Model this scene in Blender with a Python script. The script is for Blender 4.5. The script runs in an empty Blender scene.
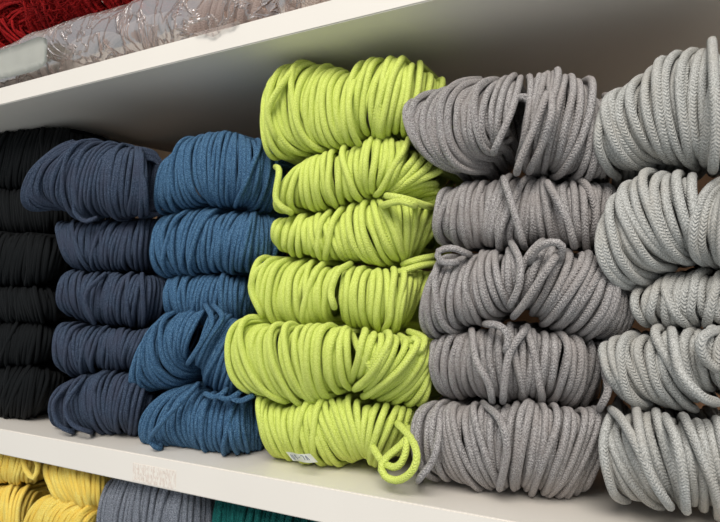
import bpy, math, random
import numpy as np
from mathutils import Vector, Matrix

random.seed(7); rng = np.random.default_rng(7)
SC = bpy.context.scene
COL = SC.collection

# ------------------------------------------------------------------ camera
FPX = 560.0
PSI = math.radians(26.5); PIT = math.radians(3.07)
CAM = np.array([0.0, -0.34554517, 0.13684886])
Fv = np.array([-math.sin(PSI)*math.cos(PIT), math.cos(PSI)*math.cos(PIT), math.sin(PIT)])
Rv = np.array([math.cos(PSI), math.sin(PSI), 0.0])
Uv = np.cross(Rv, Fv)
cam_d = bpy.data.cameras.new('camera'); cam = bpy.data.objects.new('camera', cam_d); COL.objects.link(cam)
cam_d.sensor_width = 36; cam_d.lens = FPX/720*36; cam_d.clip_start = 0.01
m = Matrix(((Rv[0], Uv[0], -Fv[0], CAM[0]), (Rv[1], Uv[1], -Fv[1], CAM[1]), (Rv[2], Uv[2], -Fv[2], CAM[2]), (0, 0, 0, 1)))
cam.matrix_world = m
SC.camera = cam

def at(x, y, Y):
    """point of the vertical plane at depth Y seen at photo position x, y"""
    r = Fv + Rv*(x-360)/FPX - Uv*(y-261)/FPX
    return CAM + r*(Y-CAM[1])/r[1]

# ------------------------------------------------------------------ dims
H = 0.33            # clear height of the compartment
T_UP, T_LO = 0.0185, 0.0245
DEPTH = 0.30
XL, XR = -0.78, 0.36

# ------------------------------------------------------------------ materials
def srgb(c):
    return tuple((v/255/12.92 if v/255 <= .04045 else ((v/255+.055)/1.055)**2.4) for v in c) + (1,)

def new_mat(name):
    mt = bpy.data.materials.new(name); mt.use_nodes = True
    nt = mt.node_tree; b = nt.nodes['Principled BSDF']
    return mt, nt, b

def yarn_mat(name, base, light, dark, fleck=.35, braid=4, bump=.75, sheen=.25, other=None):
    mt, nt, b = new_mat(name); N = nt.nodes; L = nt.links
    uv = N.new('ShaderNodeUVMap'); uv.uv_map = 'UVMap'
    sp = N.new('ShaderNodeSeparateXYZ'); L.new(uv.outputs[0], sp.inputs[0])
    def M(op, a, c=None):
        n = N.new('ShaderNodeMath'); n.operation = op
        for i, v in enumerate((a, c)):
            if v is None: continue
            if isinstance(v, (int, float)): n.inputs[i].default_value = v
            else: L.new(v, n.inputs[i])
        return n.outputs[0]
    # knitted chevrons: columns round the cord, V stitches along it
    vv = M('MULTIPLY', sp.outputs[1], braid)
    fr = M('FRACT', vv)
    tri = M('ABSOLUTE', M('SUBTRACT', fr, .5))
    ph = M('ADD', sp.outputs[0], M('MULTIPLY', tri, 1.6))
    wave = M('SINE', M('MULTIPLY', ph, 2*math.pi))
    ridge = M('MULTIPLY', M('SINE', M('MULTIPLY', fr, math.pi)), 1.0)
    hgt = M('MULTIPLY', M('ADD', M('MULTIPLY', wave, .5), .5), ridge)
    tc = N.new('ShaderNodeTexCoord')
    nz = N.new('ShaderNodeTexNoise'); nz.inputs['Scale'].default_value = 1300; nz.inputs['Detail'].default_value = 3
    L.new(tc.outputs['Object'], nz.inputs['Vector'])
    nb = N.new('ShaderNodeTexNoise'); nb.inputs['Scale'].default_value = 2600; nb.inputs['Detail'].default_value = 2
    L.new(tc.outputs['Object'], nb.inputs['Vector'])
    lowz = N.new('ShaderNodeTexNoise'); lowz.inputs['Scale'].default_value = 45; L.new(tc.outputs['Object'], lowz.inputs['Vector'])
    hb = M('ADD', hgt, M('MULTIPLY', nb.outputs[0], .5))
    bp = N.new('ShaderNodeBump'); bp.inputs['Strength'].default_value = bump; bp.inputs['Distance'].default_value = .0011
    L.new(hb, bp.inputs['Height']); L.new(bp.outputs[0], b.inputs['Normal'])
    r1 = N.new('ShaderNodeValToRGB')
    e = r1.color_ramp.elements
    e[0].position = .5-fleck*.35; e[0].color = srgb(dark)
    e[1].position = .5+fleck*.35; e[1].color = srgb(light)
    me = r1.color_ramp.elements.new(.5); me.color = srgb(base)
    L.new(nz.outputs[0], r1.inputs[0])
    col = r1.outputs[0]
    if other:
        mx = N.new('ShaderNodeMix'); mx.data_type = 'RGBA'
        rr = N.new('ShaderNodeValToRGB'); rr.color_ramp.elements[0].position = .42; rr.color_ramp.elements[1].position = .66
        L.new(lowz.outputs[0], rr.inputs[0]); L.new(rr.outputs[0], mx.inputs[0])
        L.new(col, mx.inputs[6]); mx.inputs[7].default_value = srgb(other)
        mx2 = N.new('ShaderNodeMix'); mx2.data_type = 'RGBA'; mx2.inputs[0].default_value = .5
        L.new(col, mx2.inputs[6]); L.new(mx.outputs[2], mx2.inputs[7]); col = mx2.outputs[2]
    L.new(col, b.inputs['Base Color'])
    b.inputs['Roughness'].default_value = .85
    b.inputs['Specular IOR Level'].default_value = .2
    b.inputs['Sheen Weight'].default_value = sheen
    b.inputs['Sheen Roughness'].default_value = .5
    b.inputs['Sheen Tint'].default_value = srgb(light)
    return mt

MAT = {
 'lime': yarn_mat('lime_cotton_cord', (207, 219, 108), (221, 231, 132), (186, 200, 82), .5, bump=.6),
 'grey': yarn_mat('heather_grey_cord', (158, 153, 151), (196, 191, 188), (112, 107, 106), .42, other=(156, 147, 142)),
 'pale': yarn_mat('pale_grey_cord', (180, 179, 174), (206, 205, 200), (144, 143, 138), .45, other=(178, 172, 162)),
 'blue': yarn_mat('denim_blue_cord', (58, 96, 130), (100, 134, 162), (28, 58, 88), .42),
 'navy': yarn_mat('dusky_navy_cord', (52, 65, 86), (88, 100, 118), (28, 38, 54), .42, other=(58, 60, 76)),
 'black': yarn_mat('black_cord', (10, 13, 15), (16, 19, 22), (6, 8, 10), .5, sheen=.02),
 'yellow': yarn_mat('warm_yellow_cord', (246, 220, 110), (252, 232, 138), (238, 204, 84), .4, other=(246, 202, 76)),
 'slate': yarn_mat('slate_grey_cord', (116, 121, 131), (158, 161, 168), (72, 77, 88), .55),
 'green': yarn_mat('dark_teal_green_cord', (12, 84, 80), (30, 112, 106), (4, 52, 54), .45),
 'red': yarn_mat('deep_red_wool', (158, 13, 18), (196, 34, 26), (80, 4, 10), .5, other=(110, 5, 10)),
 'mauve': yarn_mat('mauve_beige_wool', (166, 148, 140), (180, 164, 154), (146, 128, 122), .5),
}

def flat_mat(name, c, rough=.5, var=.03, scale=30, bump=0.0, spec=.5):
    mt, nt, b = new_mat(name); N = nt.nodes; L = nt.links
    tc = N.new('ShaderNodeTexCoord'); nz = N.new('ShaderNodeTexNoise'); nz.inputs['Scale'].default_value = scale; nz.inputs['Detail'].default_value = 4
    L.new(tc.outputs['Object'], nz.inputs['Vector'])
    r = N.new('ShaderNodeValToRGB'); r.color_ramp.elements[0].position = .35; r.color_ramp.elements[1].position = .65
    a = srgb(c)
    r.color_ramp.elements[0].color = tuple(v*(1-var) for v in a[:3])+(1,)
    r.color_ramp.elements[1].color = tuple(min(1, v*(1+var)) for v in a[:3])+(1,)
    L.new(nz.outputs[0], r.inputs[0]); L.new(r.outputs[0], b.inputs['Base Color'])
    b.inputs['Roughness'].default_value = rough; b.inputs['Specular IOR Level'].default_value = spec
    if bump:
        n2 = N.new('ShaderNodeTexNoise'); n2.inputs['Scale'].default_value = 600; L.new(tc.outputs['Object'], n2.inputs['Vector'])
        bp = N.new('ShaderNodeBump'); bp.inputs['Strength'].default_value = bump; bp.inputs['Distance'].default_value = .0003
        L.new(n2.outputs[0], bp.inputs['Height']); L.new(bp.outputs[0], b.inputs['Normal'])
    return mt

M_BOARD = flat_mat('white_laminate', (226, 219, 209), .38, .012, 12, .12)
M_BACK = flat_mat('brown_hardboard', (132, 98, 70), .7, .08, 40, .3)
M_KRAFT = flat_mat('kraft_board', (205, 168, 132), .8, .05, 80, .3)
M_LABEL = flat_mat('white_paper', (238, 238, 232), .6, .01, 30, .1)
M_BAGLABEL = flat_mat('pale_paper', (208, 208, 200), .55, .02, 60, .2)
M_INK = flat_mat('blue_grey_ink', (110, 116, 142), .7, .05, 200)
M_RESID = flat_mat('tan_ink', (204, 184, 170), .8, .1, 300)

# worn sticker: a thin film whose print has mostly rubbed away
def resid_mat():
    mt, nt, b = new_mat('worn_sticker_film'); N = nt.nodes; L = nt.links
    tc = N.new('ShaderNodeTexCoord'); mp = N.new('ShaderNodeMapping'); mp.inputs['Scale'].default_value = (520, 200, 200)
    L.new(tc.outputs['Object'], mp.inputs[0])
    nz = N.new('ShaderNodeTexNoise'); nz.inputs['Scale'].default_value = 1; nz.inputs['Detail'].default_value = 4
    L.new(mp.outputs[0], nz.inputs['Vector'])
    r = N.new('ShaderNodeValToRGB'); r.color_ramp.elements[0].position = .4; r.color_ramp.elements[1].position = .62
    r.color_ramp.elements[0].color = srgb((230, 223, 212)); r.color_ramp.elements[1].color = srgb((216, 202, 190))
    L.new(nz.outputs[0], r.inputs[0]); L.new(r.outputs[0], b.inputs['Base Color']); b.inputs['Roughness'].default_value = .6
    return mt
M_STICK = resid_mat()

def film_mat():
    mt = bpy.data.materials.new('clear_plastic_film'); mt.use_nodes = True
    nt = mt.node_tree; N = nt.nodes; L = nt.links; N.remove(N['Principled BSDF']); out = N['Material Output']
    tc = N.new('ShaderNodeTexCoord')
    mp = N.new('ShaderNodeMapping'); mp.inputs['Scale'].default_value = (1, 1, .6); L.new(tc.outputs['Object'], mp.inputs[0])
    n0 = N.new('ShaderNodeTexNoise'); n0.inputs['Scale'].default_value = 16; n0.inputs['Detail'].default_value = 5; n0.inputs['Distortion'].default_value = 1.4
    L.new(mp.outputs[0], n0.inputs['Vector'])
    vo = N.new('ShaderNodeTexVoronoi'); vo.feature = 'DISTANCE_TO_EDGE'; vo.inputs['Scale'].default_value = 38
    mxv = N.new('ShaderNodeMix'); mxv.data_type = 'VECTOR'; mxv.inputs[0].default_value = .12
    L.new(mp.outputs[0], mxv.inputs[4]); L.new(n0.outputs[1], mxv.inputs[5]); L.new(mxv.outputs[1], vo.inputs['Vector'])
    rd = N.new('ShaderNodeValToRGB'); rd.color_ramp.elements[0].color = (1, 1, 1, 1); rd.color_ramp.elements[1].color = (0, 0, 0, 1); rd.color_ramp.elements[1].position = .09
    L.new(vo.outputs[0], rd.inputs[0])
    add = N.new('ShaderNodeMath'); add.operation = 'ADD'; L.new(n0.outputs[0], add.inputs[0]); L.new(rd.outputs[0], add.inputs[1])
    bp = N.new('ShaderNodeBump'); bp.inputs['Strength'].default_value = .7; bp.inputs['Distance'].default_value = .003
    L.new(add.outputs[0], bp.inputs['Height'])
    tr = N.new('ShaderNodeBsdfTransparent'); tr.inputs[0].default_value = (.97, .97, .97, 1)
    df = N.new('ShaderNodeBsdfDiffuse'); df.inputs[0].default_value = srgb((192, 168, 158)); L.new(bp.outputs[0], df.inputs[2])
    gl = N.new('ShaderNodeBsdfGlossy'); gl.inputs['Roughness'].default_value = .22; L.new(bp.outputs[0], gl.inputs['Normal'])
    m1 = N.new('ShaderNodeMixShader'); m2 = N.new('ShaderNodeMixShader')
    # haze of the film: thicker where it is creased
    hz = N.new('ShaderNodeMapRange'); hz.inputs[1].default_value = .3; hz.inputs[2].default_value = 1.4; hz.inputs[3].default_value = .22; hz.inputs[4].default_value = .6
    L.new(add.outputs[0], hz.inputs[0]); L.new(hz.outputs[0], m1.inputs[0])
    L.new(tr.outputs[0], m1.inputs[1]); L.new(df.outputs[0], m1.inputs[2])
    fr = N.new('ShaderNodeFresnel'); fr.inputs[0].default_value = 1.5; L.new(bp.outputs[0], fr.inputs[1])
    ml = N.new('ShaderNodeMath'); ml.operation = 'MULTIPLY_ADD'; ml.inputs[1].default_value = .55; ml.inputs[2].default_value = .0; L.new(fr.outputs[0], ml.inputs[0])
    L.new(ml.outputs[0], m2.inputs[0]); L.new(m1.outputs[0], m2.inputs[1]); L.new(gl.outputs[0], m2.inputs[2])
    L.new(m2.outputs[0], out.inputs[0])
    return mt
M_FILM = film_mat()

# ------------------------------------------------------------------ helpers
def link(name, me, mat, parent=None):
    o = bpy.data.objects.new(name, me); COL.objects.link(o)
    if mat: me.materials.append(mat)
    if parent: o.parent = parent
    return o
def tag(o, label=None, cat=None, group=None, kind=None):
    if label: o['label'] = label
    if cat: o['category'] = cat
    if group: o['group'] = group
    if kind: o['kind'] = kind
    return o
def empty(name, loc):
    o = bpy.data.objects.new(name, None); COL.objects.link(o); o.location = Vector(loc); o.empty_display_size = .02
    return o

class Tubes:
    """swept cords gathered into one mesh"""
    def __init__(s): s.V = []; s.Fc = []; s.UV = []; s.n = 0
    def add(s, P, r, sides=8, closed=True, caps=False):
        P = np.asarray(P, float); K = len(P)
        if closed: T = np.roll(P, -1, 0) - np.roll(P, 1, 0)
        else: T = np.gradient(P, axis=0)
        T /= np.linalg.norm(T, axis=1)[:, None] + 1e-12
        # parallel transport frame
        up = np.array([1., 0, 0]) if abs(T[0, 0]) < .9 else np.array([0, 1., 0])
        n = np.cross(T[0], up); n /= np.linalg.norm(n)
        Nn = np.empty_like(P)
        for i in range(K):
            n = n - T[i]*np.dot(n, T[i]); n /= np.linalg.norm(n)+1e-12; Nn[i] = n
        if closed:   # spread the closing twist
            B0 = np.cross(T[0], Nn[0]); e = Nn[-1]-T[0]*np.dot(Nn[-1], T[0])
            ang = math.atan2(np.dot(e, B0), np.dot(e, Nn[0]))
        else: ang = 0
        B = np.cross(T, Nn)
        seg = np.linalg.norm(np.diff(P, axis=0, append=P[:1] if closed else P[-1:]), axis=1)
        L = np.concatenate([[0], np.cumsum(seg)])
        rr = np.broadcast_to(r, (K,))
        th = np.arange(sides)/sides*2*math.pi
        tw = (-ang*np.arange(K)/K)[:, None] + th[None]
        V = P[:, None] + rr[:, None, None]*(np.cos(tw)[..., None]*Nn[:, None] + np.sin(tw)[..., None]*B[:, None])
        s.V.append(V.reshape(-1, 3))
        KK = K if closed else K-1
        i = np.arange(KK)[:, None]; j = np.arange(sides)[None]
        i2 = (i+1) % K; j2 = (j+1) % sides
        f = np.stack([i*sides+j, i*sides+j2, i2*sides+j2, i2*sides+j], -1).reshape(-1, 4) + s.n
        s.Fc.append(f)
        u0 = np.broadcast_to(L[i]/.0020, (KK, sides)); u1 = np.broadcast_to(L[i+1]/.0020, (KK, sides))
        v0 = np.broadcast_to(j/sides, (KK, sides)); v1 = v0+1/sides
        s.UV.append(np.stack([np.stack([u0, v0], -1), np.stack([u0, v1], -1), np.stack([u1, v1], -1), np.stack([u1, v0], -1)], 2).reshape(-1, 2))
        s.n += K*sides
        if caps and not closed:
            for a, sgn in ((0, 1), (K-1, -1)):
                base = s.n-K*sides+a*sides; c = s.n
                s.V.append((P[a]-T[a]*sgn*rr[a]*.5)[None]); s.n += 1
                q = np.array([[base+k, base+(k+1) % sides, c, c] for k in range(sides)])
                s.Fc.append(q); s.UV.append(np.zeros((sides*4, 2)))
    def build(s, name, mat, parent=None, origin=(0, 0, 0), zmin=None, zmax=None):
        V = np.concatenate(s.V); F_ = np.concatenate(s.Fc); UV = np.concatenate(s.UV)
        V = V - np.array(origin)
        me = bpy.data.meshes.new(name)
        tri = F_[:, 2] == F_[:, 3]
        if tri.any():
            verts = V.tolist(); faces = [tuple(f[:3]) if t else tuple(f) for f, t in zip(F_.tolist(), tri)]
            keep = np.ones(len(UV), bool); keep[np.where(tri)[0]*4+3] = False; UV = UV[keep]
            me.from_pydata(verts, [], faces)
        else:
            me.vertices.add(len(V)); me.vertices.foreach_set('co', V.astype(np.float32).ravel())
            me.loops.add(F_.size); me.loops.foreach_set('vertex_index', F_.astype(np.int32).ravel())
            me.polygons.add(len(F_)); me.polygons.foreach_set('loop_start', (np.arange(len(F_))*4).astype(np.int32))
            me.update(calc_edges=True)
        uv = me.uv_layers.new(name='UVMap'); uv.data.foreach_set('uv', UV.astype(np.float32).ravel())
        me.polygons.foreach_set('use_smooth', np.ones(len(me.polygons), bool))
        me.update()
        return link(name, me, mat, parent)

def catmull(P, n):
    """n points along a smooth curve through the rows of P"""
    P = np.asarray(P, float)
    if len(P) == 1: return np.repeat(P, n, 0)
    if len(P) == 2: return P[0]+(P[1]-P[0])*np.linspace(0, 1, n)[:, None]
    Q = np.vstack([2*P[0]-P[1], P, 2*P[-1]-P[-2]])
    d = np.concatenate([[0], np.cumsum(np.linalg.norm(np.diff(P[:, :], axis=0), axis=1)+1e-9)])
    t = np.interp(np.linspace(0, d[-1], n), d, np.arange(len(P)))
    i = np.clip(t.astype(int), 0, len(P)-2); u = (t-i)[:, None]
    p0, p1, p2, p3 = Q[i], Q[i+1], Q[i+2], Q[i+3]
    return .5*((2*p1)+(-p0+p2)*u+(2*p0-5*p1+4*p2-p3)*u*u+(-p0+3*p1-3*p2+p3)*u**3)

def wobble(K, amp, rngl):
    t = np.linspace(0, 2*math.pi, K, endpoint=False)[:, None]
    w = np.zeros((K, 3))
    for k in (2, 3, 5):
        w += rngl.normal(0, amp/k**.5, 3)*np.sin(k*t+rngl.uniform(0, 6.28, 3))
    return w

def loop_pts(Tp, Mp, Bp, yf, yc, db, K=44, e=.8):
    """closed turn of cord: top, front and bottom points are given, the back is its rounded mirror"""
    c = (Tp+Bp)/2; a = (Tp-Bp)/2
    mf = Mp-c
    mb = np.array([mf[0]*.35, db, 0.0])
    th = np.linspace(0, 2*math.pi, K, endpoint=False)
    co, si = np.cos(th), np.sin(th)
    eb = np.where(si < 0, .55, e)   # the hidden side packs squarer against its neighbours
    ce = np.sign(co)*np.abs(co)**eb; se = np.abs(si)**eb
    P = c + ce[:, None]*a + np.where(si[:, None] >= 0, se[:, None]*mf, se[:, None]*mb)
    return P, th, c

def skein_tubes(groups, yf, r, dd=.028, db=.075, zmin=None, zmax=None, seed=0, loose=2, jit=.4, rec=.03, lrec=.0):
    """groups: lists of guide turns (tx,ty, mx,my, bx,by) in photo units, filled in with as many turns of cord as fit"""
    g = np.random.default_rng(seed); tb = Tubes(); allP = []
    yc = yf+dd
    mxs = [q[2] for G in groups for q in G]; mx0, mx1 = min(mxs), max(mxs)
    for G in groups:
        W = []
        for q in G:
            s = (q[2]-mx0)/(mx1-mx0+1e-6)
            k = rec*max(0, (s-.76)/.24)**1.6 + lrec*max(0, (.2-s)/.2)**1.6   # the ends of the roll curve back
            bw = 3.5*math.sin(math.pi*min(max(s, 0), 1))*(q[5]-q[1])/70   # every turn bellies out a little to the left
            W.append(np.concatenate([at(q[0]+bw*.6, q[1], yc+k*.6), at(q[2]-bw, q[3], yf+k), at(q[4]+bw*.6, q[5], yc+k*.6)]))
        W = np.array(W)
        mid = np.linalg.norm(np.diff(W[:, 3:6], axis=0), axis=1).sum()
        mid = max(mid, .75*np.linalg.norm(np.diff(W[:, 0:3], axis=0), axis=1).sum(), .75*np.linalg.norm(np.diff(W[:, 6:9], axis=0), axis=1).sum())
        n = max(2, int(round(mid/(2*r*(1.1 if r < .0023 else 1.05))))+1)
        for layer in range(2):
            S = catmull(W, n if layer == 0 else max(2, n))
            if layer: S = (S[:-1]+S[1:])/2
            sp = np.linalg.norm(np.gradient(S, axis=0).reshape(-1, 3, 3), axis=2) if len(S) > 1 else np.full((len(S), 3), 2*r)
            ph = g.uniform(0, 6.28, 4)
            for i, row in enumerate(S):
                Tp, Mp, Bp = row[:3].copy(), row[3:6].copy(), row[6:].copy()
                j = jit*r*(1 if layer == 0 else .6)
                Tp += g.normal(0, j*1.5, 3)*(1, .4, .6); Mp += g.normal(0, j*.9, 3)*(1, .4, .6); Bp += g.normal(0, j*1.5, 3)*(1, .4, .6)
                sw = r*(1.3*math.sin(i*.55+ph[0])+.9*math.sin(i*.23+ph[1]))   # turns lean together in small bunches
                Tp[0] += sw; Bp[0] -= sw*.8; Mp[0] += r*.5*math.sin(i*.8+ph[2])
                P, th, c = loop_pts(Tp, Mp, Bp, yf, yc, db*g.uniform(.85, 1.1), e=g.uniform(.86, 1.0))
                rT = np.clip(1-sp[i][0]/(2*r), 0, 1); rB = np.clip(1-sp[i][2]/(2*r), 0, 1); rM = np.clip(1-sp[i][1]/(2*r), 0, 1)
                co = np.cos(th)
                alt = (i % 3)/2.0
                ins = r*g.uniform(-.1, 1.0) + 2.6*r*alt*(rT*np.clip(co, 0, 1)**1.5+rB*np.clip(-co, 0, 1)**1.5+rM*(1-np.abs(co))**2)
                if layer: ins = ins*.4 + 1.5*r
                if layer == 0 and g.random() < .10: ins = ins*0 - r*.35
                ins = ins + r   # guides mark the outline, the cord's centre runs inside it
                dirn = P-c; dirn /= np.linalg.norm(dirn, axis=1)[:, None]+1e-9
                P = P - dirn*np.minimum(ins, .8*np.linalg.norm(P-c, axis=1))[:, None] if np.ndim(ins) else P - dirn*ins
                P += wobble(len(P), r*.18, g)
                allP.append((P, r*g.uniform(.93, 1.06), 8 if layer == 0 else 6))
        # a few slack turns lying aslant over the others
        for k in range(loose):
            if len(W) < 4: break
            S = catmull(W, 30); i = g.integers(5, 25); sl = g.integers(1, 3)*(1 if g.random() < .5 else -1)
            Tp, Mp, Bp = S[np.clip(i+sl, 0, 29)][:3], S[i][3:6], S[np.clip(i-sl, 0, 29)][6:]
            P, th, c = loop_pts(Tp, Mp, Bp, yf, yc, db)
            dirn = P-c; dirn /= np.linalg.norm(dirn, axis=1)[:, None]+1e-9
            P = P-dirn*r*.45 + wobble(len(P), r*.2, g)
            allP.append((P, r, 8))
    for P, rr, sd in allP:
        if zmin is not None: P[:, 2] = np.maximum(P[:, 2], zmin+rr*1.02)
        if zmax is not None: P[:, 2] = np.minimum(P[:, 2], zmax-rr*1.02)
        P[:, 1] = np.minimum(P[:, 1], DEPTH-.008)
        tb.add(P, rr, sd)
    return tb

def stray(tb, pts, r, K=34, sides=8, tuck=True):
    """an open cord through (x, y, Y) photo points"""
    pts = list(pts)
    if tuck:   # both ends slip in between the other turns
        pts = [(pts[0][0], pts[0][1], pts[0][2]+.04)] + pts + [(pts[-1][0], pts[-1][1], pts[-1][2]+.04)]
    W = np.array([at(*p) for p in pts])
    C_ = catmull(W, K)
    if W[0, 2] > -.01: C_[:, 2] = np.maximum(C_[:, 2], r*1.02)
    tb.add(C_, r, sides, closed=False, caps=True)

RAD = {'lime': .0026, 'grey': .0024, 'pale': .0027, 'blue': .0022, 'navy': .0022, 'black': .0023, 'yellow': .0024, 'slate': .0024, 'green': .0026, 'red': .0022, 'mauve': .003}
CNT = [0]
def skein(color, label, group, groups, yf=.012, dd=.028, zmin=0.0, zmax=H, parts=None, strays=(), loose=2, db=.075, name='yarn_skein', jit=.4, rec=.03, lrec=.0):
    CNT[0] += 1
    r = RAD[color]
    tb = skein_tubes(groups, yf, r, dd, db, zmin, zmax, CNT[0], loose, jit, rec, lrec)
    for s in strays: stray(tb, s, r)
    V = np.concatenate(tb.V); base = (V[:, 0].mean(), V[:, 1].mean(), V[:, 2].min())
    if parts:
        root = empty(name, base)
        tb.build('cord_winding', MAT[color], root, base)
        parts(root, base, r)
    else:
        root = tb.build(name, MAT[color], None, base); root.location = Vector(base)
    tag(root, label, 'yarn', group)
    return root

def auto(xl, xr, yt, yb, n=8, slant=0, bow=14, pinch=None):
    """guide turns of a plain sausage-shaped skein"""
    G = []
    for i in range(n):
        s = i/(n-1); x = xl+(xr-xl)*s
        el = max(0, 1-s*3.2); er = max(0, 1-(1-s)*3.2)
        dt = (yb-yt)*.16*(el**2+er**2)
        xm = x; xt = x+slant+bow*el-bow*er*.5; xb = x-slant+bow*el-bow*er*.5
        if pinch is not None: xb = xb*.55+pinch*.45
        G.append((xt, yt+dt, xm, (yt+yb)/2, xb, yb-dt))
    return G

# ================================================================== SHELVING
def box_mesh(name, x0, x1, y0, y1, z0, z1, mat, parent, bev=.0008):
    import bmesh
    bm = bmesh.new(); bmesh.ops.create_cube(bm, size=1)
    for v in bm.verts:
        v.co = ((x0+x1)/2+v.co.x*(x1-x0), (y0+y1)/2+v.co.y*(y1-y0), (z0+z1)/2+v.co.z*(z1-z0))
    if bev: bmesh.ops.bevel(bm, geom=list(bm.edges), offset=bev, segments=2, affect='EDGES')
    me = bpy.data.meshes.new(name); bm.to_mesh(me); bm.free()
    return link(name, me, mat, parent)

ZB = -.112
shelf = empty('shelving_unit', (0, 0, 0))
tag(shelf, 'white laminate shelving unit holding skeins of yarn sorted by colour', 'shelves')
box_mesh('shelf_board', XL+.0002, XR-.0002, 0, DEPTH, H, H+T_UP, M_BOARD, shelf)
lower_board = box_mesh('shelf_board', XL+.0002, XR-.0002, 0, DEPTH, -T_LO, 0, M_BOARD, shelf)
box_mesh('shelf_board', XL+.0002, XR-.0002, 0, DEPTH, ZB-T_LO, ZB, M_BOARD, shelf)
box_mesh('side_panel', XL-.02, XL, 0, DEPTH, ZB-.05, H+.30, M_BOARD, shelf)
box_mesh('side_panel', XR, XR+.02, 0, DEPTH, ZB-.05, H+.30, M_BOARD, shelf)
box_mesh('back_panel', XL-.02, XR+.02, DEPTH+.0005, DEPTH+.006, ZB-.05, H+.30, M_BACK, shelf, .0005)

# worn sticker on the lower board's edge
a, b_ = at(133, 462, -.0002), at(176, 470, -.0002)
zc0 = at(134, 481, 0)[2]; zc1 = at(134, 463, 0)[2]
st = box_mesh('worn_sticker', a[0], b_[0], -.0003, .0001, zc0, zc1, M_STICK, lower_board, .0001)
tag(st, 'faded rubbed-off tan sticker')
tbr = Tubes(); gg = np.random.default_rng(3)
for k in range(34):
    row = k//12; x = a[0]+.003+(k % 12)*(b_[0]-a[0]-.006)/12+gg.normal(0, .0005)
    z = zc1-.0025-row*.0045+gg.normal(0, .0004)
    q = np.array([[x, -.0004, z], [x+gg.uniform(-.0012, .0016), -.0004, z-.001], [x+gg.uniform(.0002, .0018), -.0004, z-gg.uniform(.0012, .003)]])
    tbr.add(catmull(q, 5), .00013, 4, closed=False)
tbr.build('faded_print', M_RESID, st)

# kraft board standing on the shelf behind the navy and blue stacks
A1, A2 = at(118, 141, .17), at(215, 162, .17)
import bmesh
bm = bmesh.new()
zs = [(A1[0], 0.0), (A2[0], 0.0), (A2[0], A2[2]), (A1[0], A1[2])]
f0 = [bm.verts.new((x, .17, z)) for x, z in zs]; f1 = [bm.verts.new((x, .1735, z)) for x, z in zs]
bm.faces.new(f0); bm.faces.new(f1[::-1])
for i in range(4): bm.faces.new((f0[(i+1) % 4], f0[i], f1[i], f1[(i+1) % 4]))
bmesh.ops.recalc_face_normals(bm, faces=bm.faces)
me = bpy.data.meshes.new('cardboard_sheet'); bm.to_mesh(me); bm.free()
tag(link('cardboard_sheet', me, M_KRAFT), 'tan cardboard sheet just showing between the navy and blue yarn stacks', 'cardboard')

# ================================================================== LIME
gl = 'lime green skeins in the middle stack'
skein('lime', 'lime green yarn skein on top of the lime stack, above the blue yarn\'s top', gl, [
 [(273,84,259,128,280,160),(298,63,275,105,312,156),(323,65,309,107,329,151),(343,68,332,110,347,151),(357,72,344,112,352,150)],
 [(362,63,350,104,357,144),(375,58,362,95,364,138),(393,58,384,98,379,140),(411,59,405,98,393,140),(426,63,421,96,402,138),(440,80,436,98,411,128)]], strays=[
 [(357,76,.03),(349,100,.008),(352,130,.012),(360,146,.03)], [(300,66,.034),(285,80,.012),(268,112,.009),(277,140,.02)]])
skein('lime', 'lime green skein gathered to a knot, second from the top of the lime stack', gl, [
 [(300,160,275,194,293,213),(318,156,304,181,311,214),(331,152,319,176,324,213),(343,148,340,173,343,208),(354,145,350,170,361,203),(362,140,359,168,367,200),(373,134,369,162,368,196),(386,132,381,165,371,196),(400,132,394,165,373,198),(416,150,406,176,372,199),(440,170,412,184,371,202)],
 [(441,186,418,186,376,203),(442,192,430,194,392,205),(441,198,432,202,408,207)]], yf=.014, strays=[
 [(388,196,.012),(405,199,.008),(424,205,.022),(432,207,.05)], [(384,205,.014),(400,201,.006),(414,205,.01)], [(276,167,.03),(279,172,.014),(276,200,.011),(290,212,.02)]])
skein('lime', 'lime green yarn skein, third from the top of the lime stack, spreading right', gl, [
 [(285,216,273,230,284,252),(300,214,291,235,298,257),(322,212,318,235,324,260),(341,208,338,235,349,262),(357,203,357,232,373,265),(369,200,370,229,385,267),(381,200,389,224,397,266),(400,203,406,221,402,269),(421,206,421,226,412,263),(431,209,434,228,421,254)]], yf=.016, strays=[
 [(396,274,.035),(412,268,.03),(428,264,.04),(438,264,.06)], [(404,264,.04),(420,259,.034),(436,256,.055)]])
skein('lime', 'lime green skein with a snagged turn, fourth from the top of the lime stack', gl, [
 [(275,254,250,284,271,326),(286,256,262,291,283,325),(297,259,278,294,294,330),(315,260,297,294,304,329),(327,263,315,294,318,328),(338,264,328,291,330,328)],
 [(349,265,342,294,346,327),(367,267,363,294,364,332),(385,269,388,297,381,335),(404,270,408,297,395,336),(417,272,425,292,408,330)]], strays=[
 [(350,264,.03),(338,272,.012),(331,292,.007),(334,306,.008)], [(270,262,.03),(256,272,.016),(251,290,.014),(262,315,.02)]])
skein('lime', 'wide lime green skein pinched right of centre, second from the bottom of the lime stack', gl, [
 [(256,316,223,360,254,391),(266,320,238,352,275,398),(281,326,262,350,290,405),(306,328,290,350,309,404),(324,326,315,350,324,399),(338,326,333,353,338,396),(352,330,348,350,346,387)],
 [(367,332,364,348,352,383),(382,335,385,355,356,390),(401,339,405,360,364,398),(416,338,422,368,385,405),(423,343,434,383,413,407)]], yf=.0, dd=.026, strays=[
 [(400,336,.03),(411,342,.018),(415,338,.014),(420,346,.016),(418,352,.02)], [(352,334,.03),(360,352,.006),(372,372,.008),(356,388,.02)], [(410,332,.03),(424,338,.02),(420,350,.015),(408,345,.02)]])

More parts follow.
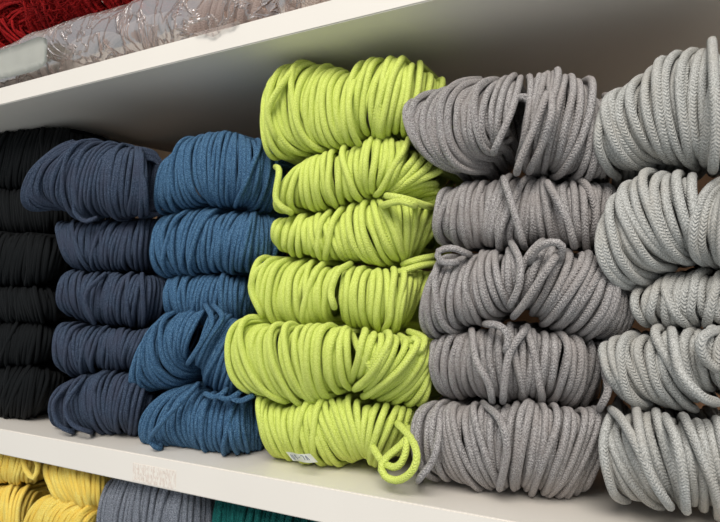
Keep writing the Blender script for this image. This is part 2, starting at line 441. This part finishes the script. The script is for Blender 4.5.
def lime_parts(root, base, r):
    tb = Tubes()
    stray(tb, [(398,424,.022),(411,438,.012),(417,456,.004),(412,471,.002),(399,480,.004),(386,477,.006),(381,466,.008),(388,456,.012),(400,446,.014),(409,436,.02)], r, 44, 10)
    stray(tb, [(372,446,.02),(383,462,.012),(396,467,.009),(405,455,.009),(408,430,.02)], r, 34, 8)
    tb.V = [np.column_stack([v[:, 0], v[:, 1], np.maximum(v[:, 2], .0004)]) for v in tb.V]
    o = tb.build('loose_loop', MAT['lime'], root, base); tag(o, 'loose cord loop hanging onto the shelf')
    # paper price tag tucked under the turns
    c = [at(286,452,.0085), at(310,454,.0085), at(318,462.5,.0105), at(293,461,.0105)]
    import bmesh
    bm = bmesh.new(); nx = 10; vs = []
    for j in range(2):
        for i in range(nx+1):
            s = i/nx; p = (c[0]*(1-s)+c[1]*s) if j == 0 else (c[3]*(1-s)+c[2]*s)
            p = p+np.array([0, -.0012*math.sin(s*math.pi)+.0004*math.sin(s*9), .0003*math.sin(s*7)])
            vs.append(bm.verts.new(tuple(p-np.array(base))))
    for i in range(nx): bm.faces.new((vs[i], vs[i+1], vs[nx+2+i], vs[nx+1+i]))
    ex = bmesh.ops.solidify(bm, geom=list(bm.faces), thickness=.0003)
    bmesh.ops.recalc_face_normals(bm, faces=bm.faces)
    me = bpy.data.meshes.new('price_tag'); bm.to_mesh(me); bm.free()
    lab = link('price_tag', me, M_LABEL, root); tag(lab, 'small white paper tag with blurred handwriting')
    tw = Tubes()
    glyphs = [[(0,1),(0,0),(.6,0),(.6,1)], [(0,.9),(.6,1),(.3,.55),(.7,.3),(0,0)], [(0,.5),(.7,.6)], [(0,1),(.7,.9),(.35,0)], [(0,0),(.35,1),(.7,0)]]
    for k, gph in enumerate(glyphs):
        pts = []
        for gx, gy in gph:
            s = .16+k*.145+gx*.1; t = .2+(1-gy)*.5
            top = c[0]*(1-s)+c[1]*s; bot = c[3]*(1-s)+c[2]*s; p = top*(1-t)+bot*t
            p = p+np.array([0, -.0012*math.sin(s*math.pi)-.0006, 0]); pts.append(p)
        tw.add(catmull(np.array(pts), 12), .00022, 5, closed=False)
    tw.build('handwriting', M_INK, lab, base)
skein('lime', 'lime green skein with white paper tag, at the bottom of the lime stack', gl, [
 [(268,396,256,418,277,459),(281,398,270,429,289,463),(297,404,288,429,303,464),(312,403,303,429,321,465),(323,398,322,429,341,468),(336,395,339,426,352,464),(349,394,355,426,364,461),(367,400,367,429,370,463),(389,405,383,432,375,465),(407,406,401,429,384,461),(414,409,411,428,394,457)]], parts=lime_parts, yf=.013)

# ================================================================== DARK GREY
gg_ = 'heather grey skeins in the stack right of the lime yarn'
skein('grey', 'heather grey skein split by a dark gap, on top of the grey stack', gg_, [
 [(436,99,404,127,455,177),(455,85,418,133,470,173),(470,79,440,127,489,172),(486,78,460,123,496,164),(498,77,477,120,501,156),(507,76,497,115,502,148),(515,74,511,110,501,144)],
 [(529,74,529,114,516,162),(540,72,542,111,522,172),(553,72,555,111,535,174),(567,75,571,117,547,176),(581,79,587,123,553,180),(591,84,599,136,571,184),(597,93,606,142,598,178)],
 [(604,90,618,120,606,160),(612,96,624,124,612,166)]], yf=.008, dd=.034, strays=[
 [(520,80,.03),(512,110,.006),(498,142,.004),(494,152,.01)], [(546,96,.008),(534,128,.002),(521,158,.004),(517,172,.012)], [(514,100,.02),(524,97,.012),(530,104,.02)], [(548,76,.03),(552,110,.002),(544,140,.006),(530,170,.02)]])
skein('grey', 'heather grey yarn skein, second from the top of the grey stack', gg_, [
 [(452,184,431,214,446,248),(467,181,455,214,461,249),(484,178,473,214,477,251),(500,175,495,211,492,249),(512,173,504,217,511,247),(525,174,521,214,519,251),(540,176,539,211,538,248),(556,178,560,211,562,249),(575,180,582,214,581,252),(592,182,599,211,590,253),(606,184,612,208,598,255),(614,190,621,212,606,250)]], yf=.018, strays=[
 [(504,180,.02),(512,205,.012),(518,225,.01),(524,246,.02)], [(548,184,.02),(560,205,.012),(568,222,.011),(574,245,.02)]])
skein('grey', 'wide heather grey skein knotted in the middle, third from the top of the grey stack', gg_, [
 [(450,257,422,300,440,342),(461,253,440,294,461,334),(473,252,460,294,477,328),(486,252,473,291,489,324),(495,248,490,285,500,314),(507,248,503,280,506,310),(515,243,517,272,512,303)],
 [(548,240,528,264,515,306),(556,243,543,271,521,312),(567,249,559,279,529,319),(581,253,578,285,538,326),(593,259,596,291,553,332),(605,270,611,301,575,338),(616,281,628,309,596,344),(624,286,635,316,612,346)]], yf=.006, dd=.036, strays=[
 [(530,262,.012),(538,248,.002),(552,242,0.0),(562,246,.002),(560,258,.012)], [(512,244,.02),(520,262,.004),(519,286,.004),(511,304,.012)],
 [(468,254,.02),(452,248,.01),(438,252,.008),(442,262,.008),(456,262,.012)], [(556,256,.006),(540,280,.0),(524,304,.006),(514,316,.02)]])
skein('grey', 'heather grey yarn skein, second from the bottom of the grey stack', gg_, [
 [(448,336,428,360,450,401),(458,334,443,356,458,401),(470,331,458,355,470,400),(480,329,469,358,480,401),(492,327,486,358,492,402),(508,325,504,358,501,402),(520,326,521,358,513,402),(533,328,538,361,529,402),(546,331,556,358,541,404),(562,334,575,361,552,405),(580,339,592,361,570,407),(592,344,604,366,586,410)]], yf=.016, strays=[
 [(472,332,.02),(476,360,.006),(488,382,.008),(492,400,.02)], [(605,372,.03),(608,390,.022),(600,408,.03)], [(525,330,.02),(510,352,.01),(505,378,.009),(503,400,.02)], [(486,324,.02),(500,326,.01),(508,336,.01),(506,350,.012)]])
skein('grey', 'heather grey yarn skein at the bottom of the grey stack', gg_, [
 [(433,401,411,435,431,480),(446,401,431,438,449,482),(457,401,448,441,470,491),(470,403,464,441,481,492),(481,406,480,441,492,492),(498,403,494,441,498,489),(510,402,507,441,507,490),(522,402,522,441,516,489),(535,403,543,441,519,494),(553,406,561,441,532,497),(571,409,580,444,547,499),(587,412,595,444,565,500),(595,416,603,448,584,494)]], yf=.01, dd=.033, strays=[
 [(441,408,.03),(438,440,.006),(432,462,.004),(419,479,.008)], [(484,404,.03),(500,420,.006),(507,450,.004),(500,486,.02)]])

# ================================================================== PALE GREY
gp = 'pale grey skeins in the rightmost stack'
skein('pale', 'pale grey yarn skein on top of the rightmost stack', gp, [
 [(613,106,595,132,622,179),(624,92,606,126,644,172),(639,80,619,120,660,169),(652,68,641,113,670,168),(664,59,660,107,681,168),(677,51,676,104,695,167),(690,47,694,104,705,167),(703,43,706,104,711,168),(716,43,718,104,718,168),(735,42,740,100,735,168),(755,44,765,100,752,168),(772,52,788,105,766,165),(780,66,800,110,775,155)]], yf=.012, dd=.034, strays=[
 [(712,43,.03),(714,80,.004),(716,130,.004),(713,168,.02)]])
skein('pale', 'pale grey skein pinched to a point below, second from the top of the rightmost stack', gp, [
 [(627,200,600,254,630,290),(629,202,607,242,650,285),(630,192,617,232,674,274),(632,180,631,220,687,268),(641,172,648,215,691,264),(657,171,665,215,692,263),(676,171,682,212,694,262),(694,171,698,208,698,260)],
 [(722,174,697,225,709,270),(735,175,716,222,722,274),(752,178,742,224,740,276),(770,186,768,226,758,272),(780,196,784,228,772,262)]], yf=.004, dd=.036)
skein('pale', 'pale grey yarn skein in the middle of the rightmost stack', gp, [
 [(650,282,634,306,646,330),(667,279,652,303,662,328),(680,270,673,303,685,330),(698,266,692,300,702,328),(713,272,712,299,717,328),(733,272,736,299,738,328),(755,274,764,300,756,328),(768,280,780,302,770,322)]], yf=.018)
skein('pale', 'pale grey yarn skein, second from the bottom of the rightmost stack', gp, [
 [(613,346,603,368,618,405),(624,340,608,370,634,408),(635,335,621,367,652,411),(646,331,636,365,668,414),(657,331,648,367,682,417),(665,330,659,363,698,415),(674,329,670,356,709,407),(683,327,688,361,714,403),(695,326,702,358,719,398)],
 [(724,328,706,348,726,400),(740,328,730,360,740,408),(758,332,756,362,752,406),(768,340,776,366,764,400)]], yf=.012, strays=[
 [(672,332,.02),(680,370,.002),(700,395,.002),(716,402,.02)], [(720,330,.03),(706,334,.008),(700,345,.004),(706,360,.008),(718,370,.02)]])
skein('pale', 'pale grey yarn skein at the bottom of the rightmost stack', gp, [
 [(614,409,602,456,626,504),(618,414,611,461,648,510),(632,412,625,458,662,512),(640,408,640,451,666,508),(651,412,657,456,672,508),(662,414,671,454,678,508),(672,420,684,463,688,512),(682,418,697,454,696,512),(693,419,707,456,705,517),(703,420,716,458,714,519),(725,420,740,460,735,520),(748,424,768,462,758,516),(760,432,784,466,774,508)]], yf=.01, dd=.036, strays=[
 [(612,410,.03),(622,420,.012),(638,448,-.002),(655,484,-.002),(669,505,.012)], [(636,408,.03),(641,440,-.001),(650,472,-.001),(662,494,.012)], [(666,418,.02),(676,440,0.0),(682,470,-.004),(686,508,.012)]])

# ================================================================== BLUE
gb = 'denim blue skeins in the stack left of the lime yarn'
skein('blue', 'denim blue yarn skein on top of the blue stack', gb, [
 [(179,153,156,184,168,215),(186,144,166,177,187,212),(191,138,178,172,197,210),(202,134,191,170,207,204),(216,131,208,168,216,207),(227,130,222,166,223,210),(238,131,238,166,231,208),(249,135,253,170,238,209),(258,142,267,174,247,212),(265,150,275,181,258,215),(272,162,280,188,268,216)]], yf=.014)
skein('blue', 'denim blue yarn skein, second from the top of the blue stack', gb, [
 [(170,216,149,248,166,277),(182,212,161,244,178,276),(195,209,178,243,188,276),(208,207,195,242,200,275),(222,210,209,243,212,275),(236,210,228,243,226,275),(250,210,245,243,240,275),(262,212,262,243,251,274),(272,216,276,243,264,272)]], yf=.016)
skein('blue', 'smaller denim blue skein in the middle of the blue stack', gb, [
 [(175,279,163,297,175,322),(186,275,175,296,188,324),(200,274,189,296,198,326),(218,274,209,296,212,328),(234,274,228,298,230,328),(247,274,246,300,243,328),(254,277,257,300,249,326)]], yf=.024, rec=.05)
skein('blue', 'denim blue skein gathered to a dark pinch, second from the bottom of the blue stack', gb, [
 [(172,314,131,363,150,391),(178,312,140,355,167,390),(184,310,153,349,184,383),(190,308,166,342,192,375),(201,306,178,338,191,367),(213,305,192,337,188,361)],
 [(221,307,205,336,195,367),(229,314,213,339,201,372),(236,320,219,347,206,386),(240,326,226,360,216,392),(246,332,234,372,229,397),(254,340,246,374,240,398),(260,346,256,374,252,398)]], yf=.012, dd=.032, rec=.05, strays=[
 [(206,306,.02),(212,322,.004),(200,345,.002),(189,362,.01)], [(214,306,.02),(222,318,.008),(208,340,.004),(198,362,.012)],
 [(226,390,.012),(216,397,.008),(206,394,.01)], [(240,392,.014),(228,399,.01),(218,396,.01)], [(252,396,.016),(240,401,.012),(232,398,.012)]])
skein('blue', 'denim blue skein at the bottom of the blue stack', gb, [
 [(185,386,140,422,156,450),(192,384,150,422,171,450),(199,384,167,420,187,448),(208,388,186,420,200,451),(218,391,206,422,216,455),(228,394,223,427,229,456),(240,396,238,427,242,456),(252,397,255,427,254,456),(259,400,264,427,260,454)]], yf=.014, rec=.04, strays=[
 [(196,386,.02),(164,420,.002),(150,440,.008),(160,450,.014)]])

# ================================================================== NAVY
gn = 'dusky navy skeins between the black and blue stacks'
skein('navy', 'dusky navy skein jutting left over the black yarn, on top of the navy stack', gn, [
 [(72,140,20,184,50,212),(79,139,27,184,56,211),(86,140,34,177,60,208),(91,142,48,174,68,208),(97,142,63,174,75,216),(104,143,77,179,86,221),(111,143,89,180,96,216),(119,144,104,179,110,219),(128,145,121,180,123,219),(134,147,134,180,130,216),(138,149,141,180,137,216),(139,154,146,184,146,217)]], yf=-.004, dd=.03, rec=.004, db=.018, strays=[
 [(102,145,.03),(90,168,.006),(78,190,.006),(70,205,.02)], [(78,194,.008),(74,210,.004),(84,221,.008),(96,218,.012)]])
skein('navy', 'dusky navy yarn skein, second from the top of the navy stack', gn, [
 [(67,222,57,240,74,269),(76,220,69,244,84,271),(91,220,83,244,93,271),(104,220,96,244,102,272),(118,220,105,244,113,272),(130,219,118,244,121,272),(141,218,131,244,132,272),(150,217,143,241,141,272),(158,216,151,241,150,272),(164,212,161,243,158,273)]], yf=.018)
skein('navy', 'dusky navy yarn skein in the middle of the navy stack', gn, [
 [(72,270,58,292,72,315),(81,271,69,292,81,320),(93,272,83,294,88,323),(107,273,95,296,98,325),(120,273,109,296,109,327),(131,274,123,296,123,327),(139,275,136,296,134,328),(145,276,148,296,141,328),(154,277,158,296,149,327),(162,280,165,298,157,324)]], yf=.016, strays=[
 [(104,275,.02),(88,290,.008),(86,304,.008),(94,322,.02)]])
skein('navy', 'dusky navy yarn skein, second from the bottom of the navy stack', gn, [
 [(66,322,51,347,68,373),(75,323,62,347,78,377),(87,325,75,350,87,377),(100,327,89,347,93,374),(112,329,105,347,103,374),(122,329,117,347,115,373),(135,329,127,347,123,373),(147,328,138,347,131,371),(155,328,148,345,138,370),(163,330,157,347,147,370)]], yf=.014)
skein('navy', 'dusky navy yarn skein at the bottom of the navy stack', gn, [
 [(74,380,48,406,66,430),(81,378,60,406,78,433),(92,374,75,402,95,434),(105,371,89,402,106,434),(117,370,102,402,113,434),(127,371,117,402,121,434),(137,375,127,402,127,436),(145,384,138,405,134,437),(150,391,146,410,141,436),(154,400,152,418,147,434)]], yf=.01, strays=[
 [(72,382,.02),(54,402,.006),(58,424,.006),(72,432,.012)], [(84,378,.02),(66,404,.002),(72,424,.004),(90,432,.012)]])

# ================================================================== BLACK
gk = 'black skeins in the leftmost stack'
kl = ['black yarn skein on top of the leftmost stack', 'black yarn skein second from the top of the leftmost stack',
      'black yarn skein third from the top of the leftmost stack', 'black yarn skein third from the bottom of the leftmost stack',
      'black yarn skein second from the bottom of the leftmost stack', 'black yarn skein at the bottom of the leftmost stack, touching the shelf']
ks = [(-50, 92, 127, 190, 6), (-48, 74, 187, 236, -3), (-50, 68, 233, 288, 5), (-48, 66, 285, 324, -4), (-50, 60, 321, 368, 4), (-50, 58, 364, 422, 8)]
for lb, (xl, xr, yt, yb, sl) in zip(kl, ks):
    skein('black', lb, gk, [auto(xl, xr, yt, yb, 9, sl, 14)], yf=.05 if yt < 200 else .02, jit=.4)

# ================================================================== SHELF BELOW
gy = 'yellow skeins on the shelf below'
ZT = -T_LO-.0005
low = dict(zmin=ZB, zmax=ZT)
skein('yellow', 'yellow skein under the white board at the far left edge, upper one', gy, [
 [(-30,440,-40,462,-30,484),(-10,442,-16,464,-12,484),(6,444,0,466,2,484),(20,446,16,468,16,485),(32,450,30,470,28,484),(42,456,44,470,36,482)]], yf=.014, strays=[[(22,452,.02),(26,470,.01),(34,478,.01),(38,466,.012),(34,458,.014)]], **low)
skein('yellow', 'yellow skein under the white board, beside the slate grey one', gy, [
 [(54,456,44,480,72,510),(63,458,57,484,84,512),(75,460,74,487,92,513),(88,464,92,490,98,514),(102,468,106,492,102,514),(112,474,114,496,108,512)]], yf=.012, **low)
skein('yellow', 'yellow skein at the bottom left corner of the picture, steep turns', gy, [
 [(-20,486,-34,520,-20,556),(0,484,-8,520,-2,558),(18,484,8,520,14,560),(32,486,20,522,26,560),(42,492,34,526,34,556)]], yf=.012, **low)
skein('yellow', 'yellow skein with fanned turns at the bottom, left of the slate grey one', gy, [
 [(60,496,24,524,40,570),(76,502,38,522,52,576),(92,510,58,524,66,580),(104,514,80,532,82,582),(112,518,98,540,96,580)]], yf=.008, **low)
skein('slate', 'slate grey skein on the shelf below, between yellow and green yarn', 'skeins on the shelf below', [
 [(128,478,98,518,112,580),(140,474,112,516,124,584),(156,472,136,516,140,586),(170,474,160,518,158,588),(184,478,182,520,176,588),(198,484,202,524,192,586),(208,492,214,530,202,580)]], yf=.012, dd=.036, **low)
skein('green', 'dark teal green skein on the shelf below, furthest right', 'skeins on the shelf below', [
 [(226,488,213,536,226,600),(244,490,232,536,240,604),(262,494,252,538,256,608),(282,500,274,544,274,612),(300,504,296,550,292,616),(318,510,318,556,308,618),(332,516,338,562,322,612)]], yf=.016, dd=.036, **low)

# ================================================================== TOP SHELF: bags and red wool
from mathutils import noise
ZTOP = H+T_UP
def bag(x0, x1, h0, h1, yc, hd, seed, parent, nx=230, ny=96, amp=.004, name='plastic_film'):
    """crumpled film pulled round a soft parcel"""
    V = []; Fs = []
    for i in range(nx):
        s = i/(nx-1); X = x0+(x1-x0)*s
        endf = (1-abs(2*s-1)**9)**.5*.93+.07
        h = (h0+(h1-h0)*s)*endf; d = hd*(.35+.65*endf)
        for j in range(ny):
            t = j/ny*2*math.pi
            cy = math.copysign(abs(math.cos(t))**.75, math.cos(t)); cz = math.copysign(abs(math.sin(t))**.75, math.sin(t))
            p = Vector((X*9+seed, cy*d*9, cz*h*7))
            rg = noise.ridged_multi_fractal(p*1.1, 1.1, 2.1, 3, .9, 2.0)
            n1 = noise.noise(p*.6)
            k = (rg-.9)*amp+n1*amp*1.6
            V.append((X+noise.noise(p*1.3+Vector((9, 2, 1)))*amp*.7, yc-cy*(d+k), max(ZTOP+.0006, ZTOP+h/2+cz*(h/2+k))))
    for i in range(nx-1):
        for j in range(ny):
            j2 = (j+1) % ny; Fs.append((i*ny+j, i*ny+j2, (i+1)*ny+j2, (i+1)*ny+j))
    Fs.append(tuple(range(ny-1, -1, -1))); Fs.append(tuple((nx-1)*ny+j for j in range(ny)))
    me = bpy.data.meshes.new(name); me.from_pydata(V, [], Fs); me.polygons.foreach_set('use_smooth', np.ones(len(Fs), bool)); me.update()
    return link(name, me, M_FILM, parent)

def inner_skein(X, w, h, yc, hd, z0, color, seed, r, slant=.25, name='yarn_skein'):
    tb = Tubes(); g = np.random.default_rng(seed); n = int(w/(2*r*.9))
    for i in range(n):
        s = i/(n-1)*2-1; sh = math.sqrt(max(.1, 1-abs(s)**3))
        th = np.linspace(0, 2*math.pi, 44, endpoint=False)
        ce = np.sign(np.cos(th))*np.abs(np.cos(th))**.8; se = np.sign(np.sin(th))*np.abs(np.sin(th))**.8
        ins = r+g.uniform(0, .9)*r
        P = np.column_stack([X+s*w/2+ce*slant*h*.5+g.normal(0, .5*r), yc-(hd*sh-ins)*se, z0+h/2+(h/2*sh-ins)*ce])+wobble(44, r*.2, g)
        P[:, 2] = np.maximum(P[:, 2], z0+r)
        tb.add(P, r, 7)
    V = np.concatenate(tb.V); base = (V[:, 0].mean(), V[:, 1].mean(), V[:, 2].min())
    o = tb.build(name, MAT[color], None, base); o.location = Vector(base)
    return o

bx0, bx1 = at(-60, 60, .02)[0], at(262, 10, .02)[0]
b1 = empty('plastic_bag', ((bx0+bx1)/2, .08, ZTOP))
tag(b1, 'long crumpled clear plastic bag of mauve yarn lying on the top board', 'bag')
f_ = bag(bx0, bx1, .058, .085, .080, .072, 3.1, b1); f_.location = -b1.location
nb_ = 5; step = (bx1-bx0-.02)/nb_
for k in range(nb_):
    o = inner_skein(bx0+.01+step*(k+.5), step*1.0, .048+.024*(k+.5)/nb_, .082, .058, ZTOP+.002, 'mauve', 50+k, .0034, slant=.3*(-1)**k)
    tag(o, 'mauve beige yarn skein sealed inside the long clear plastic bag', 'yarn', 'mauve skeins inside the plastic bag')
cx0, cx1 = at(268, 10, .02)[0], at(420, -30, .02)[0]
b2 = empty('plastic_bag', ((cx0+cx1)/2, .08, ZTOP))
tag(b2, 'clear plastic bag of pale beige yarn at the top board\'s right', 'bag')
f2 = bag(cx0, cx1, .085, .085, .080, .070, 9.7, b2, nx=140, amp=.004); f2.location = -b2.location
MAT['cream'] = yarn_mat('cream_beige_wool', (216, 202, 190), (228, 216, 204), (196, 180, 168), .5)
o = inner_skein((cx0+cx1)/2, (cx1-cx0)*.86, .07, .082, .056, ZTOP+.002, 'cream', 71, .0034)
tag(o, 'pale beige yarn skein inside the right clear plastic bag', 'yarn')

# paper label with a rounded end on the front of the long bag
import bmesh
cor = [at(-40, 67, 0), at(51, 35, 0), at(51, 69, 0), at(-40, 92, 0)]
bm = bmesh.new(); vs = []; nx = 24
for i in range(nx+1):
    s = i/nx
    tp = cor[0]*(1-s)+cor[1]*s; bt = cor[3]*(1-s)+cor[2]*s
    if s > .86:   # rounded end
        q = (s-.86)/.14; sh = .5-.5*math.sqrt(max(0, 1-q*q*.8)); c = (tp+bt)/2
        tp = tp+(c-tp)*sh*1.2; bt = bt+(c-bt)*sh*1.2
    yy = -.0035+.0006*math.sin(s*11)
    col_ = []
    for j in range(5):
        p = tp*(1-j/4)+bt*(j/4); p[1] = yy+.0004*math.sin(j*2+s*5); p[2] = max(p[2], ZTOP+.001)
        col_.append(bm.verts.new(tuple(p-np.array(b1.location))))
    vs.append(col_)
for i in range(nx):
    for j in range(4): bm.faces.new((vs[i][j], vs[i][j+1], vs[i+1][j+1], vs[i+1][j]))
bmesh.ops.solidify(bm, geom=list(bm.faces), thickness=.0003); bmesh.ops.recalc_face_normals(bm, faces=bm.faces)
me = bpy.data.meshes.new('paper_label'); bm.to_mesh(me); bm.free(); me.polygons.foreach_set('use_smooth', np.ones(len(me.polygons), bool))
lb_ = link('paper_label', me, M_BAGLABEL, b1); tag(lb_, 'blank pale label with a rounded end')

# loose film corner hanging over the board's front edge
def flap(p0, p1, drop, parent, seed):
    nx, nz = 60, 18; V = []; Fs = []
    for i in range(nx):
        s = i/(nx-1)
        dz = drop*(math.sin(s*math.pi)**.6)*(1+.25*math.sin(s*13+seed))
        for j in range(nz):
            t = j/(nz-1)
            X = p0[0]+(p1[0]-p0[0])*s
            if t < .45: Y = .012*(1-t/.45)-.0022; Z = ZTOP+.0012
            else: Y = -.0022; Z = ZTOP+.0012-dz*(t-.45)/.55
            n = noise.noise(Vector((X*90, t*5, seed)))
            V.append((X+.001*n, min(Y, 1)-abs(n)*.0016, Z+max(0, n)*.0008))
    for i in range(nx-1):
        for j in range(nz-1): Fs.append((i*nz+j, i*nz+j+1, (i+1)*nz+j+1, (i+1)*nz+j))
    V = [tuple(np.array(v)-np.array(parent.location)) for v in V]
    me = bpy.data.meshes.new('film_flap'); me.from_pydata(V, [], Fs); me.polygons.foreach_set('use_smooth', np.ones(len(Fs), bool))
    o = link('film_flap', me, M_FILM, parent); return o
flap(at(196, 30, 0), at(240, 20, 0), .006, b1, 2.0)

# red wool heaped on the bag
def red_heap(X, w, h, z0, yc, seed, label):
    tb = Tubes(); g = np.random.default_rng(seed); r = .0017
    for i in range(190):
        s = g.uniform(-1, 1); sh = math.sqrt(max(.15, 1-abs(s)**3))
        K = 40; th = np.linspace(0, 2*math.pi, K, endpoint=False)
        ins = g.uniform(0, .008); sl = g.normal(0, .35)
        P = np.column_stack([X+s*w/2+np.cos(th)*sl*h*.5+g.normal(0, .002), yc-(.062*sh-ins)*np.sin(th), z0+h/2+(h/2*sh-ins)*np.cos(th)])+wobble(K, .0016, g)
        P[:, 2] = np.maximum(P[:, 2], z0+r)
        tb.add(P, r, 6)
    for i in range(3600):   # the shaggy pile
        s = g.uniform(-1, 1); th = g.uniform(-.5, 3.6); sh = math.sqrt(max(.15, 1-abs(s)**3))
        n = np.array([g.normal(0, .5), -math.sin(th), math.cos(th)]); n /= np.linalg.norm(n)
        p = np.array([X+s*w/2, yc-.060*sh*math.sin(th), z0+h/2+(h/2*sh-.002)*math.cos(th)])
        side = g.normal(0, 1, 3); L_ = g.uniform(.004, .009)
        q = np.array([p-n*.002, p+n*L_*.5+side*.0008, p+n*L_+side*.0024])
        q[:, 2] = np.maximum(q[:, 2], z0+.001)
        tb.add(catmull(q, 5), np.linspace(.0009, .00035, 5), 4, closed=False)
    V = np.concatenate(tb.V); base = (V[:, 0].mean(), V[:, 1].mean(), V[:, 2].min())
    o = tb.build('yarn_skein', MAT['red'], None, base); o.location = Vector(base)
    return tag(o, label, 'yarn', 'shaggy red skeins on the top bag')
rX = at(40, 20, .03)[0]
red_heap(rX-.175, .18, .10, ZTOP+.058, .085, 21, 'shaggy deep red yarn skein on the plastic bag, at the top left corner')
red_heap(rX+.03, .18, .10, ZTOP+.065, .085, 22, 'shaggy deep red yarn skein on the plastic bag, right-hand one')

# ================================================================== LIGHT
w = bpy.data.worlds.new('room_light'); SC.world = w; w.use_nodes = True
bg = w.node_tree.nodes['Background']; bg.inputs[1].default_value = 1.0
wn = w.node_tree.nodes; wl = w.node_tree.links
wt = wn.new('ShaderNodeTexCoord'); ws = wn.new('ShaderNodeSeparateXYZ'); wl.new(wt.outputs['Generated'], ws.inputs[0])
wr = wn.new('ShaderNodeValToRGB'); wl.new(ws.outputs[2], wr.inputs[0])   # dim floor below, pale walls and ceiling above
mr = wn.new('ShaderNodeMapRange'); mr.inputs[1].default_value = -1; wl.new(ws.outputs[2], mr.inputs[0]); wl.new(mr.outputs[0], wr.inputs[0])
wr.color_ramp.elements[0].position = .40; wr.color_ramp.elements[0].color = (.50, .54, .56, 1)
wr.color_ramp.elements[1].position = .60; wr.color_ramp.elements[1].color = (.53, .55, .58, 1)
wl.new(wr.outputs[0], bg.inputs[0])
def area(name, loc, target, size, size_y, power, col):
    l = bpy.data.lights.new(name, 'AREA'); l.shape = 'RECTANGLE'; l.size = size; l.size_y = size_y; l.energy = power; l.color = col
    o = bpy.data.objects.new(name, l); COL.objects.link(o); o.location = Vector(loc)
    o.rotation_euler = (Vector(target)-Vector(loc)).to_track_quat('-Z', 'Y').to_euler()
    return o
area('window_light', (.3, -1.75, 1.85), (-.15, 0, .15), 1.5, 1.2, 66, (1.0, .965, .91))

SC.view_settings.view_transform = 'Standard'; SC.view_settings.look = 'None'
SC.view_settings.gamma = 1; SC.view_settings.use_curve_mapping = False
SC.view_settings.exposure = -0.04
